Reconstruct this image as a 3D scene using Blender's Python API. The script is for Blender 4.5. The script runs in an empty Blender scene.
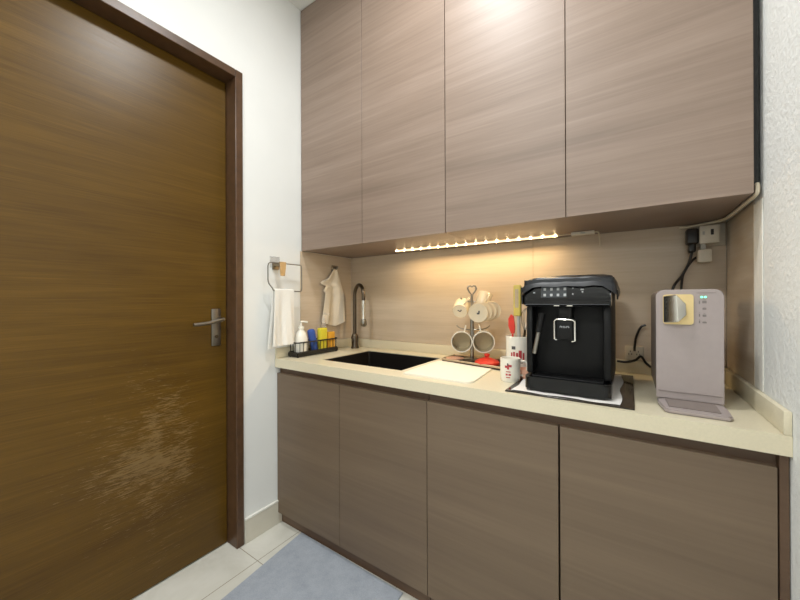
import bpy, bmesh, math, random
from mathutils import Vector, Matrix
random.seed(7)
C = bpy.context.scene.collection
PI = math.pi
D, ZC, W, CEIL = 0.587, 0.87, 1.836, 2.82

# ------------------------------------------------------------ materials
def lin(c):
    c = c / 255.0
    return c / 12.92 if c <= .04045 else ((c + .055) / 1.055) ** 2.4
def rgb(r, g, b): return (lin(r), lin(g), lin(b), 1)

class NT:
    def __init__(s, name):
        s.m = bpy.data.materials.new(name); s.m.use_nodes = True
        s.n = s.m.node_tree.nodes; s.l = s.m.node_tree.links
        s.b = s.n['Principled BSDF']
    def add(s, t, **kw):
        n = s.n.new(t)
        for k, v in kw.items():
            if k in n.inputs: n.inputs[k].default_value = v
            else: setattr(n, k, v)
        return n
    def link(s, a, b): s.l.new(a, b)
    def coords(s, scale, rot=(0, 0, 0), kind='Object'):
        tc = s.add('ShaderNodeTexCoord'); mp = s.add('ShaderNodeMapping')
        mp.inputs['Scale'].default_value = scale; mp.inputs['Rotation'].default_value = rot
        s.link(tc.outputs[kind], mp.inputs[0]); return mp.outputs[0]
    def noise(s, vec, scale, detail=4, rough=.55, dist=0):
        n = s.add('ShaderNodeTexNoise'); s.link(vec, n.inputs['Vector'])
        n.inputs['Scale'].default_value = scale; n.inputs['Detail'].default_value = detail
        n.inputs['Roughness'].default_value = rough; n.inputs['Distortion'].default_value = dist
        return n.outputs['Fac']
    def ramp(s, fac, stops):
        r = s.add('ShaderNodeValToRGB'); e = r.color_ramp.elements
        while len(e) < len(stops): e.new(.5)
        for el, (p, c) in zip(e, stops): el.position = p; el.color = c
        s.link(fac, r.inputs[0]); return r.outputs[0]
    def mix(s, fac, a, b, mode='MIX'):
        m = s.add('ShaderNodeMix', data_type='RGBA', blend_type=mode)
        for v, i in ((fac, 0), (a, 6), (b, 7)):
            if isinstance(v, (int, float, tuple)): m.inputs[i].default_value = v
            else: s.link(v, m.inputs[i])
        return m.outputs[2]
    def math(s, op, a, b=None, c=None):
        m = s.add('ShaderNodeMath', operation=op)
        for i, v in enumerate((a, b, c)):
            if v is None: continue
            if isinstance(v, (int, float)): m.inputs[i].default_value = v
            else: s.link(v, m.inputs[i])
        return m.outputs[0]
    def bump(s, h, strength=.2, dist=.002):
        b = s.add('ShaderNodeBump'); b.inputs['Strength'].default_value = strength
        b.inputs['Distance'].default_value = dist; s.link(h, b.inputs['Height'])
        s.link(b.outputs[0], s.b.inputs['Normal'])

def plain(name, col, rough=.5, metal=0, bump=0, bscale=60, var=.06, coat=0, spec=.5):
    t = NT(name); v = t.coords((1, 1, 1)); n = t.noise(v, bscale)
    lo = tuple(max(0, c * (1 - var)) for c in col[:3]) + (1,); hi = tuple(min(1, c * (1 + var)) for c in col[:3]) + (1,)
    t.link(t.ramp(n, [(.3, lo), (.7, hi)]), t.b.inputs['Base Color'])
    t.b.inputs['Roughness'].default_value = rough; t.b.inputs['Metallic'].default_value = metal
    t.b.inputs['Coat Weight'].default_value = coat; t.b.inputs['Specular IOR Level'].default_value = spec
    if bump: t.bump(n, bump)
    return t.m
def emit(name, col, s):
    t = NT(name); t.b.inputs['Base Color'].default_value = col
    t.b.inputs['Emission Color'].default_value = col; t.b.inputs['Emission Strength'].default_value = s
    return t.m

def wood_laminate(name='taupe_laminate', a=(115,97,84), b=(137,118,104), c=(155,136,123)):
    t = NT(name)
    v = t.coords((.35, 1, 3.2), (0, .05, 0))
    big = t.noise(v, 1.6, 3, .5, .8)
    fine = t.noise(t.coords((.9, 1, 40), (0, .04, 0)), 3.0, 5, .6, .3)
    mid = t.noise(t.coords((.5, 1, 13), (0, .06, 0)), 2.2, 4, .55, .6)
    f = t.math('ADD', t.math('MULTIPLY', big, .45), t.math('ADD', t.math('MULTIPLY', mid, .33), t.math('MULTIPLY', fine, .22)))
    col = t.ramp(f, [(.31, rgb(*a)), (.5, rgb(*b)), (.69, rgb(*c))])
    pore = t.ramp(t.noise(t.coords((1.4, 1, 110), (0, .05, 0)), 4, 2, .5), [(.60, (0, 0, 0, 1)), (.74, (.22, .22, .22, 1))])
    col = t.mix(pore, col, rgb(105, 82, 66))
    t.link(col, t.b.inputs['Base Color'])
    t.b.inputs['Roughness'].default_value = .48; t.b.inputs['Specular IOR Level'].default_value = .55
    t.bump(fine, .05, .001)
    return t.m

def door_wood():
    t = NT('varnished_brown_wood')
    big = t.noise(t.coords((1, .5, 3.5), (.04, 0, 0)), 1.5, 3, .5, 1.0)
    mid = t.noise(t.coords((1, .8, 20), (.03, 0, 0)), 2.0, 4, .6, .5)
    fine = t.noise(t.coords((1, 1.6, 110), (.03, 0, 0)), 2.6, 5, .65, .2)
    f = t.math('ADD', t.math('MULTIPLY', big, .3), t.math('ADD', t.math('MULTIPLY', mid, .3), t.math('MULTIPLY', fine, .4)))
    col = t.ramp(f, [(.30, rgb(66, 43, 6)), (.5, rgb(88, 63, 13)), (.70, rgb(110, 80, 24))])
    # worn patches where the varnish has been rubbed off in the lower middle of the leaf
    tc = t.add('ShaderNodeTexCoord'); sp = t.add('ShaderNodeSeparateXYZ'); t.link(tc.outputs['Object'], sp.inputs[0])
    sc = t.noise(t.coords((1, 6, 75), (.20, 0, 0)), 3.0, 6, .78, .5)
    where = t.noise(t.coords((1, 2.6, 2.6)), 2.6, 3, .6)
    zz = t.math('SUBTRACT', 1.0, t.math('SMOOTH_MIN', 1.0, t.math('MULTIPLY', t.math('ABSOLUTE', t.math('SUBTRACT', sp.outputs[2], .52)), 1.45), .1))
    yy = t.math('SUBTRACT', 1.0, t.math('SMOOTH_MIN', 1.0, t.math('MULTIPLY', t.math('ABSOLUTE', t.math('SUBTRACT', sp.outputs[1], .14)), 2.3), .1))
    reg = t.math('MULTIPLY', t.math('MULTIPLY', zz, yy), where)
    m = t.math('MULTIPLY', t.math('GREATER_THAN', t.math('ADD', sc, t.math('MULTIPLY', reg, .58)), .74), .25)
    col = t.mix(m, col, rgb(176, 150, 108))
    t.link(col, t.b.inputs['Base Color'])
    t.link(t.math('ADD', .27, t.math('MULTIPLY', fine, .16)), t.b.inputs['Roughness'])
    t.b.inputs['Specular IOR Level'].default_value = .36
    t.bump(fine, .18, .001)
    return t.m

def wall_paint(name, col, bump, scale, dist=.004):
    t = NT(name); v = t.coords((1, 1, 1))
    n = t.noise(v, scale, 5, .6); big = t.noise(v, 3, 3, .5)
    a = tuple(c * .96 for c in col[:3]) + (1,)
    t.link(t.ramp(big, [(.3, a), (.7, col)]), t.b.inputs['Base Color'])
    t.b.inputs['Roughness'].default_value = .75
    t.bump(n, bump, dist)
    return t.m

def backsplash_mat():
    t = NT('glazed_beige_tile')
    s1 = t.noise(t.coords((.8, .8, 9)), 2.0, 5, .6, .6)
    s2 = t.noise(t.coords((2, 2, 60)), 2.0, 5, .7, .2)
    f = t.math('ADD', t.math('MULTIPLY', s1, .65), t.math('MULTIPLY', s2, .35))
    t.link(t.ramp(f, [(.30, rgb(188, 170, 148)), (.5, rgb(198, 181, 159)), (.70, rgb(207, 191, 170))]), t.b.inputs['Base Color'])
    t.b.inputs['Roughness'].default_value = .11
    t.b.inputs['Specular IOR Level'].default_value = .4
    return t.m

def floor_mat():
    t = NT('pale_floor_tile')
    tc = t.add('ShaderNodeTexCoord'); sp = t.add('ShaderNodeSeparateXYZ'); t.link(tc.outputs['Object'], sp.inputs[0])
    def line(ax, off, per):
        f = t.math('FRACT', t.math('DIVIDE', t.math('SUBTRACT', sp.outputs[ax], off), per))
        d = t.math('ABSOLUTE', t.math('SUBTRACT', f, .5))          # .5 on the joint
        return t.math('GREATER_THAN', d, .5 - .0016 / per)
    g = t.math('MAXIMUM', line(0, .15, .6), line(1, -.2, .6))
    n = t.noise(t.coords((1, 1, 1)), 5, 6, .6, .8)
    base = t.ramp(n, [(.35, rgb(207, 205, 194)), (.65, rgb(221, 219, 210))])
    t.link(t.mix(g, base, rgb(150, 141, 122)), t.b.inputs['Base Color'])
    t.b.inputs['Roughness'].default_value = .25
    return t.m

def mat_fabric():
    t = NT('blue_grey_mat')
    v = t.coords((1, 1, 1))
    n = t.noise(v, 14, 6, .7); f = t.noise(v, 260, 3, .6)
    t.link(t.ramp(t.math('ADD', t.math('MULTIPLY', n, .6), t.math('MULTIPLY', f, .4)), [(.35, rgb(147, 154, 165)), (.65, rgb(172, 178, 187))]), t.b.inputs['Base Color'])
    t.b.inputs['Roughness'].default_value = .95
    t.bump(f, .5, .003)
    return t.m

M = dict(
    lam=wood_laminate(),
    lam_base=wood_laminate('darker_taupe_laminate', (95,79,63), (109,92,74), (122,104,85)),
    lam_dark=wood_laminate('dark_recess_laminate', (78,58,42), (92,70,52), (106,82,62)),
    door=door_wood(),
    frame=plain('dark_stained_frame', rgb(82, 58, 38), .36, bump=.05, bscale=30, var=.2),
    wall=wall_paint('smooth_white_paint', rgb(233, 234, 231), .12, 45),
    plaster=wall_paint('rough_white_plaster', rgb(238, 240, 238), .75, 75, .005),
    ceil=wall_paint('ceiling_paint', rgb(232, 230, 224), .05, 60),
    tile=backsplash_mat(), floor=floor_mat(), mat=mat_fabric(),
    basetile=plain('beige_skirting_tile', rgb(208, 203, 188), .35, var=.05, bscale=8),
    caulk=plain('cream_caulk', rgb(238, 236, 228), .5),
    stone=plain('cream_worktop', rgb(217, 208, 182), .3, var=.03, bscale=180),
    sink=plain('black_sink', rgb(26, 22, 20), .35, var=.1),
    steel=plain('brushed_steel', rgb(150, 146, 138), .28, 1, var=.05),
    chrome=plain('chrome', rgb(226, 224, 216), .22, 1, var=.02),
    gunmetal=plain('gunmetal', rgb(98, 88, 76), .28, 1, var=.05),
    bronze=plain('bronze_metal', rgb(150, 138, 118), .35, 1, var=.05),
    black=plain('black_plastic', rgb(5, 5, 6), .5, var=.15, spec=.3),
    gloss=plain('glossy_black', rgb(6, 6, 8), .12, var=.1),
    soft=plain('soft_black_cover', rgb(14, 17, 23), .38, bump=.35, bscale=40, var=.2),
    wire=plain('black_wire', rgb(22, 20, 19), .4),
    display=plain('grey_display', rgb(62, 66, 70), .2),
    icon=plain('light_icon', rgb(190, 192, 195), .4),
    icong=plain('grey_icon', rgb(128, 120, 118), .5),
    white=plain('white_ceramic', rgb(232, 228, 216), .18, var=.02),
    cream=plain('cream_ceramic', rgb(222, 208, 180), .25, var=.02),
    inner=plain('tan_glaze', rgb(188, 172, 138), .3, var=.04),
    towel=plain('white_towel', rgb(236, 234, 228), .95, bump=.5, bscale=220, var=.03),
    towel2=plain('cream_cloth', rgb(226, 216, 198), .95, bump=.5, bscale=220, var=.03),
    lace=plain('white_paper_cloth', rgb(225, 222, 218), .9, bump=.7, bscale=160, var=.06),
    board=plain('white_board', rgb(238, 233, 218), .45, var=.02),
    rim=plain('pale_wood_rim', rgb(192, 170, 138), .5, var=.08),
    tray=plain('dark_tray', rgb(52, 42, 34), .35, var=.1),
    glass=plain('black_glass', rgb(38, 30, 22), .08, var=.05),
    red=plain('red_silicone', rgb(214, 52, 34), .45),
    print_r=plain('red_print', rgb(176, 62, 66), .4), print_g=plain('grey_print', rgb(78, 76, 78), .4),
    pink=plain('peach_ceramic', rgb(226, 176, 150), .4),
    yellow=plain('yellow_sponge', rgb(208, 194, 50), .8, bump=.4, bscale=120),
    orange=plain('orange_sponge', rgb(214, 156, 44), .8, bump=.4, bscale=120),
    blue=plain('blue_cloth', rgb(52, 82, 156), .8, bump=.4, bscale=90),
    brush=plain('yellow_handle', rgb(216, 194, 96), .5),
    grey=plain('grey_plastic', rgb(178, 176, 168), .45),
    mauve=plain('pale_mauve_plastic', rgb(164, 153, 151), .3, var=.02),
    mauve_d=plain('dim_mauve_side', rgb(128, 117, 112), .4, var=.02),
    gold=plain('yellow_reflection_panel', rgb(226, 202, 146), .3, .25, var=.03),  # yellow reflected by the glossy cover, put into the base colour
    plug=plain('white_plug_plastic', rgb(214, 206, 190), .4, var=.03),
    cablew=plain('cream_cable', rgb(206, 194, 170), .5, var=.03),
    led=emit('warm_led', (1, .75, .42, 1), 80), ledbar=emit('glowing_diffuser', (1, .78, .45, 1), 1.6), green=emit('green_led', (.15, 1, .5, 1), 2.2),
    pcb=plain('aluminium_profile', rgb(225, 215, 195), .35, .3),
    grout=plain('grout', rgb(160, 142, 118), .7),
)
def clear(name, col=(1, 1, 1, 1), rough=.05):
    t = NT(name); t.b.inputs['Base Color'].default_value = col; t.b.inputs['Transmission Weight'].default_value = .9
    t.b.inputs['Roughness'].default_value = rough; t.b.inputs['IOR'].default_value = 1.3
    return t.m
M['clear'] = clear('clear_plastic')

# ------------------------------------------------------------ mesh helpers
def B(): return bmesh.new()
def box(bm, x0, x1, y0, y1, z0, z1, bev=0, seg=2, rot=None, piv=None):
    g = bmesh.ops.create_cube(bm, size=1)['verts']
    c = Vector(((x0+x1)/2, (y0+y1)/2, (z0+z1)/2))
    for v in g:
        v.co = Vector((v.co.x*(x1-x0), v.co.y*(y1-y0), v.co.z*(z1-z0))) + c
    if bev:
        es = list({e for v in g for e in v.link_edges})
        r = bmesh.ops.bevel(bm, geom=es, offset=bev, segments=seg, profile=.5, affect='EDGES')
        g = list({v for f in r['faces'] for v in f.verts} | {v for v in g if v.is_valid})
    if rot is not None:
        p = Vector(piv) if piv else c
        bmesh.ops.rotate(bm, verts=g, cent=p, matrix=rot)
    return bm
def axis_mat(d):
    return Vector(d).normalized().to_track_quat('Z', 'Y').to_matrix()
def lathe(bm, prof, origin=(0, 0, 0), d=(0, 0, 1), n=28, sx=1, sy=1):
    R = axis_mat(d) if tuple(d) != (0, 0, 1) else Matrix.Identity(3); o = Vector(origin); rings = []
    for r, z in prof:
        if r < 1e-6: rings.append([bm.verts.new(o + R @ Vector((0, 0, z)))])
        else: rings.append([bm.verts.new(o + R @ Vector((r*sx*math.cos(2*PI*i/n), r*sy*math.sin(2*PI*i/n), z))) for i in range(n)])
    for a, b in zip(rings, rings[1:]):
        for i in range(n):
            j = (i+1) % n
            if len(a) == 1 and len(b) == 1: continue
            if len(a) == 1: bm.faces.new((a[0], b[j], b[i]))
            elif len(b) == 1: bm.faces.new((a[i], a[j], b[0]))
            else: bm.faces.new((a[i], a[j], b[j], b[i]))
    return bm
def smooth_path(pts, k=6):
    P = [Vector(p) for p in pts]
    if len(P) < 3: return P
    out = []
    for i in range(len(P)-1):
        p0 = P[max(i-1, 0)]; p1 = P[i]; p2 = P[i+1]; p3 = P[min(i+2, len(P)-1)]
        for s in range(k):
            t = s/k
            out.append(.5*((2*p1)+(-p0+p2)*t+(2*p0-5*p1+4*p2-p3)*t*t+(-p0+3*p1-3*p2+p3)*t**3))
    out.append(P[-1]); return out
def tube(bm, pts, r, n=10, closed=False, smooth=0, rads=None):
    P = smooth_path(pts, smooth) if smooth else [Vector(p) for p in pts]
    m = len(P); rings = []; up = None
    for i in range(m):
        if closed: t = (P[(i+1) % m]-P[i-1])
        else: t = P[min(i+1, m-1)]-P[max(i-1, 0)]
        t.normalize()
        if up is None:
            up = Vector((0, 0, 1)) if abs(t.z) < .9 else Vector((1, 0, 0))
        a = up - t*up.dot(t)
        if a.length < 1e-5: a = t.orthogonal()
        a.normalize(); b = t.cross(a); up = a
        rr = rads[min(int(i*len(rads)/m), len(rads)-1)] if rads else r
        rings.append([bm.verts.new(P[i] + a*rr*math.cos(2*PI*k/n) + b*rr*math.sin(2*PI*k/n)) for k in range(n)])
    last = m if closed else m-1
    for i in range(last):
        A = rings[i]; Bq = rings[(i+1) % m]
        for k in range(n):
            bm.faces.new((A[k], A[(k+1) % n], Bq[(k+1) % n], Bq[k]))
    if not closed:
        bm.faces.new(rings[0][::-1]); bm.faces.new(rings[-1])
    return bm
def prism(bm, pts, axis, a, b):
    """extrude a 2D outline: axis 'x' -> pts are (y,z); 'y' -> (x,z); 'z' -> (x,y)"""
    def P(u, v, w): return {'x': (w, u, v), 'y': (u, w, v), 'z': (u, v, w)}[axis]
    A = [bm.verts.new(P(u, v, a)) for u, v in pts]; Bv = [bm.verts.new(P(u, v, b)) for u, v in pts]
    n = len(pts); bm.faces.new(A); bm.faces.new(Bv[::-1])
    for i in range(n): bm.faces.new((A[i], Bv[i], Bv[(i+1) % n], A[(i+1) % n]))
    return bm
def rrect(x0, x1, y0, y1, r, k=5):
    out = []
    for cx, cy, a0 in ((x1-r, y0+r, -PI/2), (x1-r, y1-r, 0), (x0+r, y1-r, PI/2), (x0+r, y0+r, PI)):
        for i in range(k+1):
            a = a0 + (PI/2)*i/k; out.append((cx+r*math.cos(a), cy+r*math.sin(a)))
    return out
def obj(name, bm, mat, parent=None, smooth=True, label=None):
    off = Vector((0, 0, 0)); p = parent
    while p: off += p.location; p = p.parent
    if off.length: bmesh.ops.translate(bm, verts=bm.verts, vec=-off)
    bmesh.ops.recalc_face_normals(bm, faces=bm.faces)
    me = bpy.data.meshes.new(name); bm.to_mesh(me); bm.free()
    o = bpy.data.objects.new(name, me); C.objects.link(o)
    me.materials.append(M[mat] if isinstance(mat, str) else mat)
    if smooth:
        for p in me.polygons: p.use_smooth = True
        try: me.set_sharp_from_angle(angle=math.radians(35))
        except Exception: pass
    if parent: o.parent = parent
    if label: o['label'] = label
    return o
def thing(name, label, cat, loc=(0, 0, 0), group=None):
    o = bpy.data.objects.new(name, None); C.objects.link(o); o.location = loc; o.empty_display_size = .05
    o['label'] = label; o['category'] = cat
    if group: o['group'] = group
    return o
def tag(o, label, cat, group=None):
    o['label'] = label; o['category'] = cat
    if group: o['group'] = group
    return o
def rebase(o, loc):
    """move the origin of a single-mesh thing to its base"""
    o.data.transform(Matrix.Translation(-Vector(loc))); o.location = loc
    return o
def struct(name, bm, mat, parent=None, smooth=False, label=None):
    o = obj(name, bm, mat, parent, smooth, label)
    if not parent: o['kind'] = 'structure'
    return o

# ------------------------------------------------------------ room shell
YR = -3.2; YB = D + .012        # tile thickness .012 in front of the masonry
struct('floor', box(B(), -.25, W+.15, YR-.1, D+.15, -.08, 0), 'floor')
struct('ceiling', box(B(), -.15, W+.15, YR-.1, D+.15, CEIL, CEIL+.1), 'ceil')
bm = B(); dy0, dy1, dz = -1.14, -.177, 2.268
box(bm, -.16, 0, dy1, D+.1, 0, CEIL); box(bm, -.16, 0, YR, dy0, 0, CEIL); box(bm, -.16, 0, dy0, dy1, dz, CEIL)
struct('wall_left', bm, 'wall')
struct('wall_right', box(B(), W, W+.12, YR, D+.1, 0, CEIL), 'plaster')
struct('wall_back', box(B(), 0, W, D+.012, D+.1, 0, CEIL), 'wall')
struct('wall_rear', box(B(), -.16, W+.12, YR-.1, YR, 0, CEIL), 'wall')
# glazed tile lining of the niche
bm = B()
for x0, x1 in ((.003, 1.1626), (1.1634, W-.0032)): box(bm, x0, x1, D, D+.0115, ZC+.054, 1.46, .0008, 1)
struct('trim_1', bm, 'tile', label='glazed beige backsplash tiles')
struct('trim_2', box(B(), .0003, .0028, .165, D-.0005, ZC+.054, 1.452), 'tile', label='beige tile on the left side of the niche')
struct('trim_3', box(B(), W-.0028, W-.0003, .263, D-.0005, ZC+.054, 1.452), 'tile', label='beige tile on the right side of the niche')
struct('trim_4', box(B(), W-.0025, W-.0003, .190, .2625, ZC+.054, 1.44, .001, 1), 'caulk', label='smooth white plaster strip beside the right tile')
# skirting
bm = B(); box(bm, .0003, .010, dy1+.003, .034, 0.0005, .112, .001, 1)
sk = struct('baseboard_left', bm, 'basetile')
obj('cap_bead', box(B(), .0003, .012, dy1+.003, .034, .1125, .124, .003, 2), 'caulk', sk)
# door frame
fw = .037
bm = B()
box(bm, -.12, .008, dy1-fw, dy1-.001, 0.0005, dz-.001, .002, 1)
box(bm, -.12, .008, dy0+.001, dy0+fw, 0.0005, dz-.001, .002, 1)
box(bm, -.12, .008, dy0+fw+.0005, dy1-fw-.0005, dz-fw, dz-.001, .002, 1)
struct('trim_5', bm, 'frame', label='dark stained door frame')
# door stop strip inside the frame
# door leaf
door = bpy.data.objects.new('door_1', None); C.objects.link(door); door.location = (-.095, -.66, 0); door['kind'] = 'structure'
obj('door_leaf', box(B(), -.115, -.075, dy0+fw+.003, dy1-fw-.003, .006, dz-fw-.004, .001, 1), 'door', door)
yc = -.268
pl = obj('handle_plate', box(B(), -.0745, -.068, yc-.021, yc+.021, .962, 1.135, .002, 2), 'steel', door, label='steel handle plate')
bm = B(); tube(bm, [(-.069, yc+.004, 1.083), (-.030, yc+.004, 1.083)], .009, 14)
tube(bm, [(-.030, yc+.016, 1.087), (-.028, yc-.01, 1.084), (-.027, yc-.05, 1.074), (-.027, yc-.085, 1.070), (-.028, yc-.118, 1.068)], .0085, 12, smooth=5)
obj('door_lever', bm, 'steel', pl)
bm = B(); lathe(bm, [(0, .0), (.008, 0), (.008, .003), (0, .003)], (-.0678, yc, 1.005), (1, 0, 0), 16)
obj('keyhole', bm, 'gunmetal', pl)

# ------------------------------------------------------------ base cabinets
edges = [.004, .455, .909, 1.363, 1.816]
def base_unit(i0, label, last):
    x0, x1 = edges[i0]-(.002 if i0 == 0 else 0), edges[i0+2]
    t = thing('base_cabinet', label, 'cabinet', ((x0+x1)/2, .3, 0), 'base cabinets under the worktop')
    bm = B(); zt = .822
    box(bm, x0+.001, x0+.017, .042, D-.01, .058, zt); box(bm, x1-.018, x1-.002, .042, D-.01, .058, zt)
    box(bm, x0+.0175, x1-.0185, .042, D-.01, .058, .074); box(bm, x0+.0175, x1-.0185, D-.022, D-.01, .0745, zt)
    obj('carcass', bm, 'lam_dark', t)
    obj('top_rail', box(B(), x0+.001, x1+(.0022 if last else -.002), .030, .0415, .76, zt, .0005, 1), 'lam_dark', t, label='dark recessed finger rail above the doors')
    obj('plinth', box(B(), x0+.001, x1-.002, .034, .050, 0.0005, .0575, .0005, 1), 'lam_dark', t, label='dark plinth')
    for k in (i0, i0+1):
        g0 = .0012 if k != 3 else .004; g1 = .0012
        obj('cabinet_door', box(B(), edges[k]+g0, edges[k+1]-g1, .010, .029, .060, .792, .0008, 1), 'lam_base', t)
    if last:
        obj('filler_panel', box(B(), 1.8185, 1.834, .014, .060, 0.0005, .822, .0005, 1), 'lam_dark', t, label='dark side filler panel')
    return t
base_unit(0, 'left taupe wood base cabinet below the sink, nearest the door', False)
base_unit(2, 'right taupe wood base cabinet below the coffee machine and water dispenser', True)

# ------------------------------------------------------------ wall cabinets
def wall_unit(i0, label, last):
    x0, x1 = edges[i0]-(.002 if i0 == 0 else 0), edges[i0+2]
    y0 = .172; zb = 1.454; zt = CEIL-.004
    t = thing('wall_cabinet', label, 'cabinet', ((x0+x1)/2, .38, zb), 'wall cabinets above the worktop')
    bm = B()
    box(bm, x0+.001, x0+.017, y0+.021, D-.001, zb+.0165, zt); box(bm, x1-.018, x1-.002, y0+.021, D-.001, zb+.0165, zt)
    box(bm, x0+.0175, x1-.0185, D-.014, D-.001, zb+.0165, zt)
    obj('carcass', bm, 'lam_dark', t)
    obj('bottom_panel', box(B(), x0+.001, x1-.0005, y0+.0195, D-.001, zb, zb+.016, .0005, 1), 'lam', t)
    for k in (i0, i0+1):
        g = .0016 if k in (0, 1) else .0012
        bm = B(); box(bm, edges[k]+g, edges[k+1]-g, y0, y0+.0185, zb-.001, zt-.002, .0008, 1)
        obj('cabinet_door', bm, 'lam', t)
    if last:
        obj('filler_panel', box(B(), 1.8195, 1.832, y0+.030, y0+.050, zb+.012, zt, .0005, 1), 'wire', t, label='dark recessed filler strip by the wall')
    return t
wall_unit(0, 'left taupe wood wall cabinet above the sink and the faucet', False)
wall_unit(2, 'right taupe wood wall cabinet above the coffee machine and water dispenser', True)

# ------------------------------------------------------------ worktop with sink
u, th, tt = .053, .014, .0455
SX0, SX1, SY0, SY1 = .235, .728, .108, .485
def slab_hole(bm, X0, X1, Y0, Y1, z0, z1, hx0, hx1, hy0, hy1):
    for z, flip in ((z1, False), (z0, True)):
        pass
    xs = [X0, hx0, hx1, X1]; ys = [Y0, hy0, hy1, Y1]; V = {}
    for k, z in enumerate((z0, z1)):
        for i, x in enumerate(xs):
            for j, y in enumerate(ys): V[i, j, k] = bm.verts.new((x, y, z))
    for i in range(3):
        for j in range(3):
            if i == 1 and j == 1: continue
            bm.faces.new((V[i, j, 1], V[i+1, j, 1], V[i+1, j+1, 1], V[i, j+1, 1]))
            bm.faces.new((V[i, j, 0], V[i, j+1, 0], V[i+1, j+1, 0], V[i+1, j, 0]))
    for i in range(3):
        bm.faces.new((V[i, 0, 0], V[i+1, 0, 0], V[i+1, 0, 1], V[i, 0, 1])); bm.faces.new((V[i, 3, 0], V[i, 3, 1], V[i+1, 3, 1], V[i+1, 3, 0]))
        bm.faces.new((V[0, i, 0], V[0, i, 1], V[0, i+1, 1], V[0, i+1, 0])); bm.faces.new((V[3, i, 0], V[3, i+1, 0], V[3, i+1, 1], V[3, i, 1]))
    for a, b in (((1, 1), (2, 1)), ((2, 1), (2, 2)), ((2, 2), (1, 2)), ((1, 2), (1, 1))):
        bm.faces.new((V[a+(0,)], V[a+(1,)], V[b+(1,)], V[b+(0,)]))
wt = thing('worktop', 'long cream stone worktop with low upstands and a sink cut-out', 'worktop', (W/2, .29, ZC-tt))
bm = B(); slab_hole(bm, .0005, W-.0005, 0, D+.011, ZC-tt, ZC, SX0, SX1, SY0, SY1)
obj('slab', bm, 'stone', wt, smooth=False)
for bb in ((.0005, th, .0005, D-.002), (W-th, W-.0005, .0005, D-.002)):
    obj('upstand', box(B(), bb[0], bb[1], bb[2], bb[3], ZC+.0002, ZC+u, .002, 2), 'stone', wt)
obj('upstand', box(B(), th+.0005, W-th-.0005, D-.008, D+.011, ZC+.0002, ZC+u, .002, 2), 'stone', wt)
# basin
sk = thing('sink', 'black rectangular undermount sink set in the cream worktop', 'sink', ((SX0+SX1)/2, .3, .66))
bm = B(); w_ = .006; zb = .66; zt = ZC-.004
pts = rrect(SX0+.0008, SX1-.0008, SY0+.0008, SY1-.0008, .012); pin = rrect(SX0+w_, SX1-w_, SY0+w_, SY1-w_, .012)
def ring(pp, z): return [bm.verts.new((x, y, z)) for x, y in pp]
A, Bq, Cq, Dq = ring(pts, zb), ring(pts, zt), ring(pin, zt), ring(pin, zb+.006)
n = len(pts)
for P, Q in ((A, Bq), (Bq, Cq), (Cq, Dq)):
    for i in range(n): bm.faces.new((P[i], P[(i+1) % n], Q[(i+1) % n], Q[i]))
bm.faces.new(A); bm.faces.new(Dq)
obj('basin', bm, 'sink', sk)
bm = B(); lathe(bm, [(0, 0), (.038, 0), (.042, .003), (.030, .003), (.026, .001), (0, .001)], (.48, .31, zb+.0062)); obj('drain', bm, 'steel', sk, label='round steel drain')
# faucet
fx, fy = .098, .515
fa = thing('faucet', 'dark metal gooseneck faucet with pull-down spray at the sink corner', 'faucet', (fx, fy, ZC))
bm = B(); lathe(bm, [(0, 0), (.024, 0), (.025, .004), (.022, .012), (.021, .016), (.022, .075), (.017, .088), (.0125, .094), (0, .094)], (fx, fy, ZC+.0003), n=24); obj('faucet_body', bm, 'gunmetal', fa)
d = Vector((.92, -.39, 0)); o = Vector((fx, fy, ZC)); R = .062
pts = [o+Vector((0, 0, .09)), o+Vector((0, 0, .33))]
for i in range(1, 13):
    a = PI - PI*i/12
    pts.append(o + d*(R+R*math.cos(a)) + Vector((0, 0, .33+R*1.1*math.sin(a))))
pts.append(o+d*2*R+Vector((0, 0, .30)))
bm = B(); tube(bm, pts, .0115, 14); obj('gooseneck', bm, 'gunmetal', fa)
e = o+d*2*R
bm = B(); lathe(bm, [(0, .302), (.0135, .302), (.0135, .285), (.011, .26), (.010, .20), (.012, .19), (0, .19)], tuple(e), n=20); obj('spray_hose_sleeve', bm, 'chrome', fa, label='light chrome spray sleeve')
bm = B(); lathe(bm, [(0, .1895), (.015, .1895), (.019, .175), (.019, .155), (.012, .145), (0, .145)], tuple(e), n=20); obj('spray_head', bm, 'steel', fa)
bm = B(); tube(bm, [o+Vector((.0, -.018, .05)), o+Vector((.02, -.04, .055)), o+Vector((.03, -.062, .072))], .005, 10); obj('faucet_lever', bm, 'gunmetal', fa)

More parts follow.
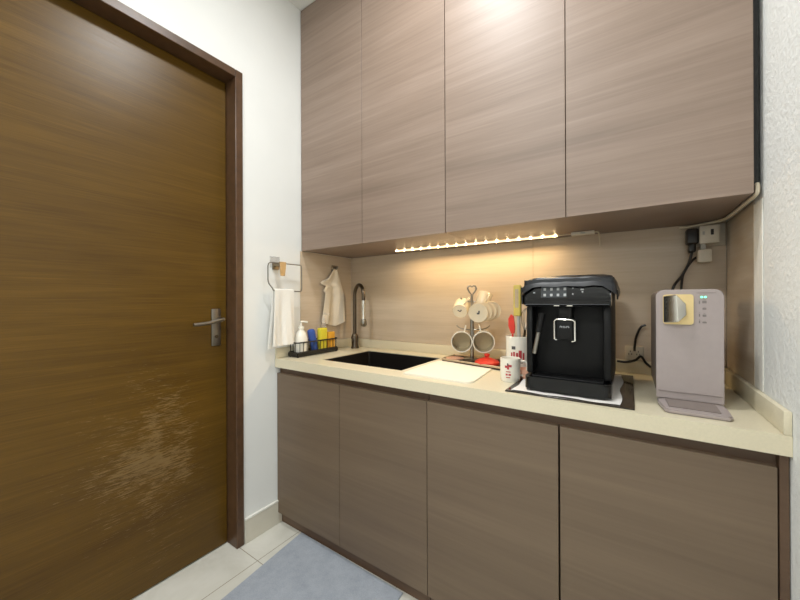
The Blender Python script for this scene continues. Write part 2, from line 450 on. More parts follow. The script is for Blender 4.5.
# ------------------------------------------------------------ towel holder + towels on left wall
zt_, zb_, xa_ = 1.365, 1.222, .058
th_ = thing('towel_holder', 'rectangular steel wire towel holder hooked on the white wall', 'towel holder', (.03, .03, 1.22))
q = [(-.062, zt_), (.118, zt_), (.126, zt_-.003), (.129, zt_-.012), (.129, zb_+.012), (.126, zb_+.003), (.118, zb_), (-.040, zb_), (-.048, zb_+.003), (-.054, zb_+.014), (-.072, zb_+.034), (-.077, zb_+.045), (-.079, zb_+.056), (-.079, zt_-.020), (-.075, zt_-.006)]
pts2 = [(xa_, a, b) for a, b in q]
bm = B(); tube(bm, pts2, .0030, 8, closed=True); obj('wire_frame', bm, 'steel', th_)
bm = B(); box(bm, .0004, .0012, -.03, .03, 1.345, 1.405, .0003, 1); obj('adhesive_pad', bm, 'clear', th_, label='clear adhesive pad')
bm = B(); box(bm, .0014, .012, -.016, .02, 1.335, 1.372, .002, 2); box(bm, .0125, .0535, -.012, .016, 1.3525, 1.3605, .001, 1); prism(bm, [(-.018, 1.372), (.022, 1.372), (.020, 1.340), (.014, 1.300), (-.010, 1.300), (-.016, 1.340)], 'x', .0625, .067)
obj('hook', bm, 'bronze', th_)
def drape(bm, rows, cols, f, thick):
    V = [[bm.verts.new(f(i/(rows-1), j/(cols-1))) for j in range(cols)] for i in range(rows)]
    for i in range(rows-1):
        for j in range(cols-1): bm.faces.new((V[i][j], V[i][j+1], V[i+1][j+1], V[i+1][j]))
    bmesh.ops.recalc_face_normals(bm, faces=bm.faces)
    bmesh.ops.solidify(bm, geom=bm.faces[:], thickness=thick)
def ftowel(s, t):
    # s: along the length, front hem -> over the wire -> back hem ; t across (y)
    L1, L2 = .285, .30; tot = L1+.02+L2; q = s*tot
    if q < L1: z = zb_+.006-(L1-q); x = xa_+.0085; k = (L1-q)/L1
    elif q < L1+.02:
        a = (q-L1)/.02*PI; z = zb_+.006+.006*math.sin(a); x = xa_+.0085*math.cos(a); k = 0
    else: z = zb_+.006-(q-L1-.02); x = xa_-.0085; k = (q-L1-.02)/L2
    y = -.045+.117*t + (-.020+.026*t)*k*.8
    w = .0045*math.sin(t*9+1.1)*min(1, k*2.5) + .002*math.sin(t*23+s*7)*k
    if q > L1+.02: x -= .018*k; w *= .6; y -= .008*k
    return (x+w, y, z)
bm = B(); drape(bm, 50, 22, ftowel, .003)
tag(rebase(obj('hand_towel', bm, 'towel'), (.06, .01, .93)), 'white hand towel draped over the steel wire holder on the white wall', 'towel')
# hook with hanging cloth on the tiled side
ck = thing('wall_hook', 'small steel hook stuck to the beige side tile', 'hook', (.006, .425, 1.36))
bm = B(); box(bm, .003, .008, .405, .452, 1.352, 1.392, .004, 2); obj('hook_plate', bm, 'steel', ck)
bm = B(); tube(bm, [(.008, .428, 1.375), (.026, .428, 1.368), (.034, .428, 1.378), (.035, .428, 1.388)], .0035, 8, smooth=4); obj('hook_prong', bm, 'steel', ck)
def fcloth(s, t):
    # hanging dish cloth gathered on the hook: spreads downwards
    z = 1.372-.335*s
    w = .018+.085*min(1, s*2.2)+.022*s
    c = .428 - .018*s
    left = c-w*(1.1 if s < .45 else .85+.1*s)
    if .20 < s < .33: left -= .045*math.sin((s-.20)/.13*PI)
    if s >= .33: left += .015
    right = c+w*.55+.02*s
    y = left+(right-left)*t
    z2 = z - .028*(1-abs(2*t-1.25))*s + .02*(t-.4)*s
    x = .020+.012*math.sin(t*8.5+.5)*(0.3+s)+.005*math.sin(t*17+s*4)*s
    return (max(x, .0065), y, z2)
bm = B(); drape(bm, 34, 24, fcloth, .0025)
tag(rebase(obj('dish_cloth', bm, 'towel2'), (.02, .42, 1.04)), 'cream dish cloth hanging from the hook on the tiled side', 'cloth')

# ------------------------------------------------------------ sink caddy and contents
bx0, bx1, by0, by1 = .020, .098, .068, .365
cd = thing('wire_caddy', 'black wire caddy holding bottles and sponges beside the sink', 'caddy', (.06, .216, ZC))
bm = B(); box(bm, bx0, bx1, by0, by1, ZC+.004, ZC+.007, .001, 1)
for bb in ((bx0, bx0+.002, by0, by1), (bx1-.002, bx1, by0, by1), (bx0, bx1, by0, by0+.002), (bx0, bx1, by1-.002, by1)): box(bm, bb[0], bb[1], bb[2], bb[3], ZC+.0072, ZC+.024)
obj('caddy_tray', bm, 'wire', cd)
bm = B()
for z in (ZC+.078,):
    tube(bm, [(x, y, z) for x, y in rrect(bx0+.001, bx1-.001, by0+.001, by1-.001, .012, 3)], .0038, 8, closed=True)
tube(bm, [(x, y, ZC+.027) for x, y in rrect(bx0+.001, bx1-.001, by0+.001, by1-.001, .012, 3)], .0026, 8, closed=True)
obj('caddy_rail', bm, 'wire', cd)
bm = B()
for i in range(12):
    y = by0+.016+(by1-by0-.032)*i/11
    for x in (bx0+.001, bx1-.001): tube(bm, [(x, y, ZC+.024), (x, y, ZC+.075)], .0018, 6)
for i in range(3):
    x = bx0+.018+(bx1-bx0-.036)*i/2
    for y in (by0+.001, by1-.001): tube(bm, [(x, y, ZC+.024), (x, y, ZC+.075)], .0018, 6)
obj('caddy_bars', bm, 'wire', cd)
for x, y in ((bx0+.008, by0+.008), (bx1-.008, by0+.008), (bx0+.008, by1-.008), (bx1-.008, by1-.008)):
    bm = B(); lathe(bm, [(0, 0.0003), (.005, 0.0003), (.005, .004), (0, .004)], (x, y, ZC), n=10); obj('foot', bm, 'wire', cd)
zc_ = ZC+.0073
def pump(px, py, r, h, mb, mt, label, body='bottle_body'):
    t = thing('pump_bottle', label, 'bottle', (px, py, zc_))
    bm = B(); lathe(bm, [(0, 0), (r*.9, 0), (r, .006), (r*1.02, h*.35), (r*.98, h*.62), (r*.72, h*.86), (r*.38, h*.97), (r*.36, h), (0, h)], (px, py, zc_), n=28); obj(body, bm, mb, t)
    bm = B(); lathe(bm, [(0, h+.0003), (r*.46, h+.0003), (r*.46, h+.016), (r*.15, h+.018), (r*.13, h+.036), (0, h+.036)], (px, py, zc_), n=20)
    obj('pump_collar', bm, mt, t)
    bm = B(); tube(bm, [(px, py-.006, zc_+h+.040), (px+.008, py+.010, zc_+h+.041), (px+.016, py+.03, zc_+h+.036)], .005, 10); obj('pump_nozzle', bm, mt, t)
    return t
pump(.058, .124, .0365, .140, 'white', 'white', 'white round pump bottle in the black wire caddy, nearest the hand towel')
pump(.045, .300, .022, .175, 'clear', 'clear', 'clear pump bottle standing at the back of the caddy behind the yellow sponge')
bm = B(); Rm = Matrix.Rotation(math.radians(38), 3, 'X')
box(bm, .056, .091, .188, .226, zc_+.004, zc_+.142, .012, 3, rot=Matrix.Rotation(math.radians(13), 3, 'X'), piv=(.06, .22, zc_+.01))
tag(rebase(obj('blue_sponge', bm, 'blue'), (.06, .2, zc_)), 'blue sponge leaning beside the white pump bottle in the caddy', 'sponge')
bm = B(); box(bm, .062, .092, .232, .289, zc_+.002, zc_+.138, .008, 3)
tag(rebase(obj('yellow_sponge', bm, 'yellow'), (.078, .25, zc_)), 'bright yellow sponge upright in the wire caddy', 'sponge')
bm = B(); box(bm, .070, .093, .296, .348, zc_+.002, zc_+.112, .007, 3)
tag(rebase(obj('orange_sponge', bm, 'orange'), (.08, .32, zc_)), 'orange sponge upright at the far end of the wire caddy', 'sponge')

# ------------------------------------------------------------ drying board, tray, mug tree
bm = B()
pp = [(.772, .062), (.762, .385)]
def bez(p, q, r, k=5): return [tuple((1-s)**2*a+2*s*(1-s)*b+s*s*c for a, b, c in zip(p, q, r)) for s in [i/k for i in range(k+1)]]
outline = [(.772, .056), (1.035, .046)] + bez((1.04, .046), (1.072, .048), (1.070, .085)) + [(1.052, .322), (.765, .385)]
prism(bm, outline, 'z', ZC+.0004, ZC+.007)
bmesh.ops.bevel(bm, geom=[e for e in bm.edges if abs((e.verts[0].co-e.verts[1].co).z) < 1e-5 and e.verts[0].co.z > ZC+.005], offset=.0015, segments=2, affect='EDGES')
tag(rebase(obj('chopping_board', bm, 'board'), (.91, .2, ZC)), 'thin white board lying on the worktop right of the sink', 'board')
tr = thing('serving_tray', 'dark tray with pale rim under the mug tree', 'tray', (.93, .45, ZC))
tc_ = [(.775, .400), (1.085, .338), (1.085, .545), (.775, .545)]
bm = B(); prism(bm, tc_, 'z', ZC+.0004, ZC+.007); obj('tray_base', bm, 'tray', tr)
bm = B(); tube(bm, [(x, y, ZC+.012) for x, y in tc_], .005, 8, closed=True); obj('tray_rim', bm, 'rim', tr, label='pale wooden tray rim')
zt = ZC+.0072; mx, my = .905, .465
mt = thing('mug_tree', 'tall grey metal mug tree with looped top standing on the dark tray', 'mug rack', (mx, my, zt))
bm = B(); lathe(bm, [(0, .0), (.048, .0), (.050, .004), (.045, .008), (.012, .012), (0, .012)], (mx, my, zt)); obj('base', bm, 'steel', mt)
bm = B(); tube(bm, [(mx, my, zt+.01), (mx, my, zt+.32)], .006, 12); tube(bm, [(mx, my, zt+.013), (mx, my, zt+.20)], .0095, 12); obj('post', bm, 'steel', mt)
av = Vector((.38, -.925, 0)); rv = Vector((.925, .38, 0))     # towards the open side of the niche / to the right
cc = Vector((mx, my, zt+.343))
pts = [(0, -.024), (-.014, -.008), (-.021, .008), (-.017, .019), (-.007, .021), (0, .015), (.007, .021), (.017, .019), (.021, .008), (.014, -.008)]
bm = B(); tube(bm, [cc+rv*a+Vector((0, 0, b)) for a, b in pts], .0038, 8, closed=True); obj('heart_loop', bm, 'steel', mt)
for z, s, k in ((.285, -1, .055), (.285, 1, .055), (.150, -1, .075), (.150, 1, .085), (.27, -.3, .03), (.27, .6, .03)):
    d_ = (rv*s*(1 if abs(s) == 1 else .4) + (av*.10 if abs(s) == 1 else -av*.9)).normalized()
    p0 = Vector((mx, my, zt+z))
    bm = B(); tube(bm, [p0, p0+d_*k*.7+Vector((0, 0, .006)), p0+d_*k+Vector((0, 0, .022))], .003, 8, smooth=4); obj('arm', bm, 'steel', mt)

def decal(bm, c, d, r, z0, z1, a0, a1, n=6, eps=.0006):
    """small raised print wrapped on a cylinder standing on z"""
    V = []
    for i in range(n+1):
        a = a0+(a1-a0)*i/n
        V.append([bm.verts.new((c[0]+(r+eps)*math.cos(a), c[1]+(r+eps)*math.sin(a), z)) for z in (z0, z1)])
    for i in range(n): bm.faces.new((V[i][0], V[i+1][0], V[i+1][1], V[i][1]))
def frame_of(d, upv=(0, 0, 1)):
    z = Vector(d).normalized(); x = Vector(upv).cross(z)
    x.normalize(); y = z.cross(x)
    return Matrix((x, y, z)).transposed()
def mug(label, c, d, r, h, hang=(0, 1), group='mugs hung on the mug tree', shell='white', name='mug', mark=False):
    """c centre of the foot, d axis from foot to mouth; handle leaves along local direction hang"""
    t = thing(name, label, 'mug', tuple(c), group)
    F = frame_of(d) if abs(Vector(d).normalized().z) < .99 else Matrix.Identity(3)
    c = Vector(c)
    def lt(prof):
        bm = B(); lathe(bm, prof, n=30)
        for v in bm.verts: v.co = c + F @ v.co
        return bm
    obj('cup', lt([(0, .002), (r*.8, .002), (r*.82, 0), (r*.88, 0), (r*.95, .006), (r, h*.4), (r, h-.001), (r-.0015, h), (r-.0045, h-.001), (r-.005, h*.4), (r-.007, .007), (0, .006)]), shell, t)
    obj('glaze', lt([(0, .0065), (r-.0078, .0072), (r-.0054, h*.4), (r-.0051, h-.004), (r-.0057, h-.004), (r-.0061, h*.4), (r-.008, .0085), (0, .0078)]), 'inner' if shell != 'white2' else 'cream', t, label='tan glazed inside')
    bm = B(); hx, hy = hang
    tube(bm, [c + F @ Vector((hx*(r+q), hy*(r+q), z)) for q, z in ((-.001, h*.82), (.016, h*.84), (.026, h*.68), (.027, h*.48), (.018, h*.28), (-.001, h*.24))], .0038, 8, smooth=4)
    obj('handle', bm, shell, t)
    if mark:
        bm = B()
        for q in ((0, 0, .008, .004), (.007, .004, .006, .003), (-.006, .005, .004, .005)):
            box(bm, q[0]-q[2]/1.5, q[0]+q[2]/1.5, q[1]-q[3]/1.5, q[1]+q[3]/1.5, .0006, .0017)
        for v in bm.verts: v.co = c + F @ v.co
        obj('mark', bm, 'print_g', t, smooth=False, label='small dark maker mark')
    return t
# lower mugs: mouth to the open side
for px, pz, s, lab in ((.868, .972, -1, 'cream mug hanging on the lower left arm of the mug tree, mouth forward'), (.978, .978, 1, 'cream mug hanging on the lower right arm of the mug tree, mouth forward')):
    cmouth = Vector((px, .425, pz)) + (av*0)
    ft = cmouth - av*.072
    mug(lab, ft, av + Vector((0, 0, -.03)), .051, .078, hang=(-.25*s, .97), shell='white')
dd = (-av*.90 + Vector((0, 0, .40)) + rv*.16)
mug('cream mug tilted on the upper left of the mug tree, foot forward with dark mark', Vector((.868, .405, 1.118)), dd, .039, .075, hang=(-.6, .8), shell='cream', mark=True)
mug('cream mug behind the stacked saucers at the top of the mug tree', Vector((.950, .475, 1.14)), (-av*.3+Vector((0, 0, .8))+rv*.25), .034, .07, hang=(-.8, .5), shell='cream')
# stacked saucers
for i in range(4):
    c = Vector((.962, .400, 1.113)) + rv*.0205*i - av*.017*i + Vector((0, 0, .003*i))
    F = frame_of(av + Vector((0, 0, -.08)) + rv*-.12)
    lab = ['front cream saucer with dark mark in the stack on the mug tree', 'second cream saucer of the stack on the mug tree, just behind the marked one',
           'third cream saucer from the front of the stack on the mug tree', 'rearmost cream saucer of the stack on the mug tree'][i]
    bm = B(); lathe(bm, [(0, 0), (.038, 0), (.043, .0015), (.0445, .0035), (.0435, .0045), (.0395, .0035), (.0385, .0030), (0, .0042)], n=32)
    # concave side back, foot ring forward
    for v in bm.verts: v.co = c + F @ v.co
    t = thing('saucer', lab, 'saucer', tuple(c), 'saucers stacked on the mug tree')
    obj('plate', bm, 'cream', t)
    if i == 0:
        bm = B()
        for q in ((0, -.003, .006, .004), (.004, .004, .003, .006)): box(bm, q[0]-q[2], q[0]+q[2], q[1]-q[3], q[1]+q[3], .0047, .0055)
        for v in bm.verts: v.co = c + F @ v.co
        obj('mark', bm, 'print_g', t, smooth=False, label='small dark maker mark')
# things on the tray
bm = B(); lathe(bm, [(0, 0), (.052, 0), (.056, .004), (.055, .012), (.045, .020), (.018, .030), (.009, .032), (.008, .036), (.013, .042), (.012, .048), (0, .050)], (1.000, .408, zt+.0002), n=32)
tag(rebase(obj('cup_lid', bm, 'red'), (1.0, .408, zt)), 'red cup lid with a knob lying on the dark tray', 'lid')
bm = B(); lathe(bm, [(0, 0), (.026, 0), (.028, .003), (.045, .009), (.046, .0105), (.027, .0055), (0, .005)], (.830, .430, zt+.0002), n=32)
tag(rebase(obj('coaster_plate', bm, 'pink'), (.83, .43, zt)), 'small peach saucer lying on the left of the dark tray', 'saucer')

# ------------------------------------------------------------ mugs near the coffee machine
def standing_mug(label, c, r, h, hdir, marks, name='mug', cat='mug'):
    t = thing(name, label, cat, c); x, y, z = c
    bm = B(); lathe(bm, [(0, .002), (r*.8, .002), (r*.82, 0), (r*.9, 0), (r*.95, .004), (r, .02), (r, h-.001), (r-.0015, h), (r-.003, h-.002), (r-.0035, .02), (r-.007, .007), (0, .006)], c, n=34); obj('cup', bm, 'white', t)
    hx, hy = hdir; bm = B()
    tube(bm, [(x+hx*(r+q), y+hy*(r+q), z+zz) for q, zz in ((-.001, h*.82), (.018, h*.84), (.027, h*.68), (.027, h*.45), (.018, h*.27), (-.001, h*.25))], .0045, 8, smooth=4); obj('handle', bm, 'white', t)
    for mat, lab, ms in marks:
        bm = B()
        for a0, a1, z0, z1 in ms: decal(bm, c, None, r, z+h*z0, z+h*z1, math.radians(a0), math.radians(a1))
        obj('print', bm, mat, t, smooth=False, label=lab)
    return t
zf = ZC+.0004
standing_mug('small white mug with red print standing on the worktop before the utensil mug', (1.172, .178, zf), .036, .086, (.85, .5),
    [('print_r', 'red print', [(-105, -92, .62, .72), (-92, -80, .56, .78), (-80, -66, .66, .76), (-98, -72, .44, .48), (-100, -88, .30, .38), (-84, -70, .30, .38), (-98, -74, .2, .24)]), ('print_g', 'grey print', [(-92, -84, .70, .82)])])
standing_mug('tall white printed mug full of kitchen utensils beside the coffee machine', (1.168, .305, zf), .048, .156, (.9, .35),
    [('print_r', 'red print', [(-110, -102, .42, .60), (-99, -90, .40, .62), (-86, -76, .48, .60), (-74, -60, .46, .66), (-56, -48, .42, .60)]), ('print_g', 'grey print', [(-106, -88, .68, .76), (-84, -56, .34, .38)])], 'utensil_mug')
ux, uy = 1.168, .305
t = thing('cleaning_brush', 'yellow handled brush standing upright in the utensil mug', 'brush', (ux, uy, zf+.01))
bm = B(); tube(bm, [(ux+.004, uy-.005, zf+.012), (ux+.001, uy, zf+.235)], .007, 10, rads=[.009, .008, .007, .006]); obj('shaft', bm, 'grey', t, label='pale grey shaft')
bm = B(); box(bm, ux-.017, ux+.012, uy-.010, uy+.010, zf+.236, zf+.362, .005, 3); obj('grip', bm, 'brush', t, label='yellow grip')
bm = B(); box(bm, ux-.010, ux+.004, uy-.0112, uy-.0105, zf+.27, zf+.345); obj('inset', bm, 'rim', t, smooth=False)
t = thing('spatula', 'red silicone spatula standing in the utensil mug', 'spatula', (ux-.025, uy-.005, zf+.01))
bm = B(); tube(bm, [(ux-.012, uy-.008, zf+.012), (ux-.020, uy-.010, zf+.165)], .004, 8); obj('shaft', bm, 'red', t)
bm = B(); prism(bm, [(ux-.026, zf+.166), (ux-.012, zf+.166), (ux-.010, zf+.195), (ux-.016, zf+.236), (ux-.026, zf+.243), (ux-.036, zf+.225), (ux-.036, zf+.195)], 'y', uy-.013, uy-.006); obj('blade', bm, 'red', t)
t = thing('whisk', 'wire whisk standing in the utensil mug behind the brush', 'whisk', (ux+.02, uy+.01, zf+.01))
bm = B(); tube(bm, [(ux+.012, uy+.012, zf+.012), (ux+.022, uy+.016, zf+.18)], .005, 8); obj('whisk_handle', bm, 'gunmetal', t)
bm = B()
for k in range(4):
    a = k*PI/4; ex = Vector((math.cos(a), math.sin(a), 0)); b0 = Vector((ux+.022, uy+.016, zf+.178)); ax = Vector((.06, .02, 1)).normalized()
    tube(bm, [b0+ex*.003, b0+ex*.014+ax*.03, b0+ex*.018+ax*.065, b0+ax*.09, b0-ex*.018+ax*.065, b0-ex*.014+ax*.03, b0-ex*.003], .001, 6, smooth=4)
obj('whisk_wires', bm, 'steel', t)
bm = B(); lathe(bm, [(0, 0), (.022, 0), (.03, .012), (.033, .036), (.031, .036), (.028, .013), (.02, .004), (0, .004)], (1.214, .228, ZC+.0056), n=26)
t = rebase(obj('espresso_cup', bm, 'pink'), (1.214, .228, ZC+.0056)); tag(t, 'tiny peach cup tucked between the utensil mug and the coffee machine', 'cup')

# ------------------------------------------------------------ glass mat, cloth, coffee machine
bm = B(); box(bm, 1.200, 1.552, .020, .505, ZC+.0003, ZC+.005, .001, 1)
tag(rebase(obj('glass_mat', bm, 'glass'), (1.376, .26, ZC)), 'dark glossy board under the coffee machine', 'board')
def fcl(s, t):
    x = 1.218+.300*s+.004*math.sin(t*11)*(1 if s in (0, 1) else 0); y = .028+.44*t+.004*math.sin(s*14)
    return (x, y, ZC+.0076+.0010*math.sin(s*31+t*9)*math.sin(t*27))
bm = B(); drape(bm, 26, 30, fcl, .0010)
tag(rebase(obj('lace_cloth', bm, 'lace'), (1.37, .25, ZC+.006)), 'white cloth between coffee machine and dark glossy board', 'cloth')
cz0 = ZC+.0098; X0, X1, Y0, Y1 = 1.256, 1.496, .058, .470
cm = thing('coffee_machine', 'black espresso machine with touch panel standing on a white cloth', 'coffee machine', ((X0+X1)/2, .26, cz0))
bm = B()
box(bm, X0, X1, .125, Y1, cz0+.012, 1.2335, .010, 3)                       # rear body
box(bm, X0, X0+.020, Y0+.016, .13, cz0+.05, 1.152, .006, 2)                 # side cheeks
box(bm, X1-.020, X1, Y0+.016, .13, cz0+.05, 1.152, .006, 2)
for x in (X0+.022, X1-.022):
    for y in (.10, .44): lathe(bm, [(0, 0), (.012, 0), (.012, .013), (0, .013)], (x, y, cz0), n=12)
obj('body', bm, 'black', cm)
bm = B(); prism(bm, [(Y0-.004, 1.151), (Y0, 1.160), (Y0+.006, 1.231), (Y0+.016, 1.2335), (.124, 1.2335), (.124, 1.151)], 'x', X0-.001, X1+.001)
bmesh.ops.bevel(bm, geom=bm.edges[:], offset=.003, segments=2, affect='EDGES')
cp = obj('control_panel', bm, 'gloss', cm)
def on_panel(px0, px1, z0, z1, dd=.0008):
    yy = lambda z: Y0 + .006*(z-1.160)/.076
    bm = B()
    V = [bm.verts.new(p) for p in ((px0, yy(z0)-dd, z0), (px1, yy(z0)-dd, z0), (px1, yy(z1)-dd, z1), (px0, yy(z1)-dd, z1), (px0, yy(z0)+.001, z0), (px1, yy(z0)+.001, z0), (px1, yy(z1)+.001, z1), (px0, yy(z1)+.001, z1))]
    for f in ((0, 1, 2, 3), (4, 7, 6, 5), (0, 4, 5, 1), (3, 2, 6, 7), (0, 3, 7, 4), (1, 5, 6, 2)): bm.faces.new([V[i] for i in f])
    return bm
obj('display', on_panel(1.306, 1.380, 1.179, 1.2165), 'display', cp, label='grey touch display')
for i in range(4):
    for j in range(2):
        xx = 1.316+.0195*i; zz = 1.1865+.0185*j
        obj('panel_icon', on_panel(xx-.003, xx+.0042, zz-.0035, zz+.0045, .0014), 'icon', cp)
for xx, zz, w in ((1.284, 1.195, .0025), (1.397, 1.189, .0018), (1.397, 1.207, .0018), (1.4225, 1.203, .0045), (1.4235, 1.196, .002)):
    obj('panel_icon', on_panel(xx-w, xx+w, zz-.002, zz+.002, .0012), 'icon', cp)
for xx in (1.352, 1.389):
    bm = B(); box(bm, xx-.008, xx+.008, Y0-.0064, Y0-.0045, 1.1515, 1.1555, .0008, 1); obj('silver_badge', bm, 'chrome', cm, label='small silver mark under the panel')
obj('panel_edge', box(B(), X0+.004, X1-.004, Y0-.0072, Y0-.0046, 1.1565, 1.1585, .0004, 1), 'display', cm)
# spout
sp = obj('coffee_spout', box(B(), 1.349, 1.398, Y0+.002, .124, 1.046, 1.108, .004, 3), 'black', cm)
obj('spout_stem', box(B(), 1.354, 1.392, Y0+.014, .1245, 1.1085, 1.1505, .003, 2), 'black', sp)
bm = B()
def bar(a, b): tube(bm, [a, b], .0024, 8)
ys = Y0-.001
tube(bm, [(1.352, ys, 1.046), (1.345, ys, 1.049), (1.3445, ys, 1.105), (1.352, ys, 1.111), (1.394, ys, 1.110), (1.4025, ys, 1.105), (1.4035, ys, 1.046), (1.394, ys, 1.043)], .0028, 8)
obj('chrome_bracket', bm, 'chrome', sp, label='chrome bracket')
tx = bpy.data.curves.new('brand', 'FONT'); tx.body = 'PHILIPS'; tx.size = .0085; tx.align_x = 'CENTER'; tx.extrude = .0003
to = bpy.data.objects.new('tmp', tx); C.objects.link(to); bpy.context.view_layer.update()
me = bpy.data.meshes.new_from_object(to.evaluated_get(bpy.context.evaluated_depsgraph_get())); bpy.data.objects.remove(to)
me.transform(Matrix.Translation((1.3735, Y0+.0015, 1.0845)) @ Matrix.Rotation(PI/2, 4, 'X')); me.transform(Matrix.Translation(-cm.location-sp.location))
me.materials.clear(); me.materials.append(M['icon'])
to = bpy.data.objects.new('brand_lettering', me); C.objects.link(to); to.parent = sp; to['label'] = 'white brand lettering'
# steam wand
bm = B(); tube(bm, [(1.307, Y0+.008, 1.128), (1.297, Y0+.003, 1.068)], .0105, 12); sw = obj('steam_wand', bm, 'black', cm)
bm = B(); tube(bm, [(1.2965, Y0+.003, 1.066), (1.285, Y0-.001, .998)], .0068, 12); obj('wand_tube', bm, 'steel', sw, label='steel steam tube')
# drip tray
bm = B(); prism(bm, rrect(X0-.001, X1+.001, .046, .150, .018), 'z', cz0+.002, cz0+.044)
bmesh.ops.bevel(bm, geom=[e for e in bm.edges if abs(e.verts[0].co.z-e.verts[1].co.z) < 1e-6], offset=.005, segments=2, affect='EDGES')
dt = obj('drip_tray', bm, 'gloss', cm)
bm = B()
box(bm, X0+.020, X1-.020, .062, .122, cz0+.0443, cz0+.0462, .001, 1)
obj('drip_grate', bm, 'black', dt, smooth=False)
# soft cover on top
bm = B()
rings = []
def ringc(x0, x1, y0, y1, z, r=.02, sag=0):
    out = []
    base = rrect(x0, x1, y0, y1, r, 4); dense = []
    for i, p in enumerate(base):
        q = base[(i+1) % len(base)]; k = {4: 14, 9: 10, 14: 14, 19: 10}.get(i, 1)
        dense += [(p[0]+(q[0]-p[0])*j/k, p[1]+(q[1]-p[1])*j/k) for j in range(k)]
    for x, y in dense:
        zz = z
        if sag:
            ex = min(abs(x-x0), abs(x-x1))
            if ex < .03: zz = z - sag*(1-ex/.03)*(1 if y < .30 else .6)
        out.append(bm.verts.new((x, y, zz + .0015*math.sin(x*90+y*60))))
    return out
R0 = ringc(1.2455, 1.5125, .046, .482, 1.213, .012, .030); R1 = ringc(1.2475, 1.5095, .050, .478, 1.222, .012, .010)
R2 = ringc(1.262, 1.500, .066, .460, 1.242, .03); R3 = ringc(1.285, 1.480, .105, .43, 1.249, .03)
I0 = ringc(1.2500, 1.5080, .0525, .476, 1.215, .012, .028); I1 = ringc(1.2515, 1.5045, .055, .474, 1.2362, .012)
n = len(R0)
for P, Q in ((I1, I0), (I0, R0), (R0, R1), (R1, R2), (R2, R3)):
    for i in range(n): bm.faces.new((P[i], P[(i+1) % n], Q[(i+1) % n], Q[i]))
bm.faces.new(R3); bm.faces.new(I1)
cv = thing('machine_cover', 'soft black cover draped over the top of the coffee machine', 'cover', (1.377, .26, 1.24))
obj('cover_top', bm, 'soft', cv)
bm = B(); prism(bm, [(.052, 1.212), (.062, 1.158), (.145, 1.152), (.18, 1.212)], 'x', 1.2440, 1.2485); obj('hanging_corner', bm, 'soft', cv)
bm = B(); prism(bm, [(.07, 1.20), (.10, 1.172), (.14, 1.182), (.17, 1.20)], 'x', 1.5095, 1.5135); obj('hanging_corner', bm, 'soft', cv)

# ------------------------------------------------------------ water dispenser
wx0, wx1, wy0, wy1, wz0, wz1 = 1.606, 1.754, .160, .440, ZC+.0005, 1.200
wd = thing('water_dispenser', 'pale mauve countertop water dispenser with green lights and chrome spout', 'water dispenser', ((wx0+wx1)/2, .26, wz0))
out = rrect(wx0, wx1, wz0+.012, wz1, .020, 6)
out = [(x, z if z > wz0+.05 else wz0+.012 if z < wz0+.02 else z) for x, z in out]
bm = B(); prism(bm, out, 'y', wy0+.010, wy1); bmesh.ops.bevel(bm, geom=[e for e in bm.edges if abs(e.verts[0].co.y-e.verts[1].co.y) < 1e-6], offset=.003, segments=2, affect='EDGES')
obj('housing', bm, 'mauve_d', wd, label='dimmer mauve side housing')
bm = B(); prism(bm, [(x, z if z > 1.0 else wz0+.0125) for x, z in rrect(wx0, wx1, wz0+.0, wz1, .021, 6) if z > 1.0 or abs(z-wz0) > .02] , 'y', wy0, wy0+.0095); bmesh.ops.bevel(bm, geom=[e for e in bm.edges if abs(e.verts[0].co.y-e.verts[1].co.y) < 1e-6], offset=.002, segments=2, affect='EDGES')
fp = obj('front_panel', bm, 'mauve', wd)
bm = B(); prism(bm, [(wx0+.002, wy0+.0075), (wx0+.001, .120), (wx0+.012, .052), (wx0+.02, .044), (wx1-.010, .044), (wx1-.002, .056), (wx1-.001, .120), (wx1-.001, wy0+.0075)], 'z', wz0, wz0+.011)
bmesh.ops.bevel(bm, geom=[e for e in bm.edges if abs(e.verts[0].co.z-e.verts[1].co.z) < 1e-6], offset=.003, segments=2, affect='EDGES')
tp = obj('drip_tray', bm, 'mauve', wd)
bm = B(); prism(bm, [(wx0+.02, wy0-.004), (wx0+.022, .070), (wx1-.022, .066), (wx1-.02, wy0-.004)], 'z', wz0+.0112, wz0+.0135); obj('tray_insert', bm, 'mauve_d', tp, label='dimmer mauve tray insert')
bm = B(); box(bm, wx0+.004, wx1-.004, wy0-.003, wy0-.0003, wz0+.034, wz0+.0345); obj('panel_seam', bm, 'mauve_d', fp, smooth=False)
bm = B(); prism(bm, rrect(1.622, 1.690, 1.100, 1.186, .007, 3), 'y', wy0-.006, wy0-.0003); np_ = obj('nozzle_panel', bm, 'gold', wd, label='square behind the spout with a painted yellow reflection')
bm = B()
V = [bm.verts.new(p) for p in ((1.622, wy0-.006, 1.181), (1.650, wy0-.034, 1.184), (1.672, wy0-.020, 1.160), (1.674, wy0-.018, 1.128), (1.655, wy0-.028, 1.108), (1.622, wy0-.006, 1.104),
      (1.672, wy0-.0062, 1.160), (1.674, wy0-.0062, 1.128), (1.655, wy0-.0062, 1.106), (1.650, wy0-.0062, 1.186))]
for f in ((0, 1, 4, 5), (1, 2, 3, 4), (2, 6, 7, 3), (3, 7, 8, 4), (1, 9, 6, 2), (0, 9, 1), (5, 4, 8), (0, 5, 8, 7, 6, 9)): bm.faces.new([V[i] for i in f])
bmesh.ops.bevel(bm, geom=bm.edges[:], offset=.0015, segments=1, affect='EDGES')
obj('dispensing_spout', bm, 'chrome', wd, label='chrome faceted spout')
for xx in (1.708, 1.7155):
    bm = B(); lathe(bm, [(0, 0), (.0026, 0), (.0026, .0012), (0, .0014)], (xx, wy0-.0002, 1.178), (0, -1, 0), 12); obj('indicator_light', bm, 'green', fp, label='green indicator light')
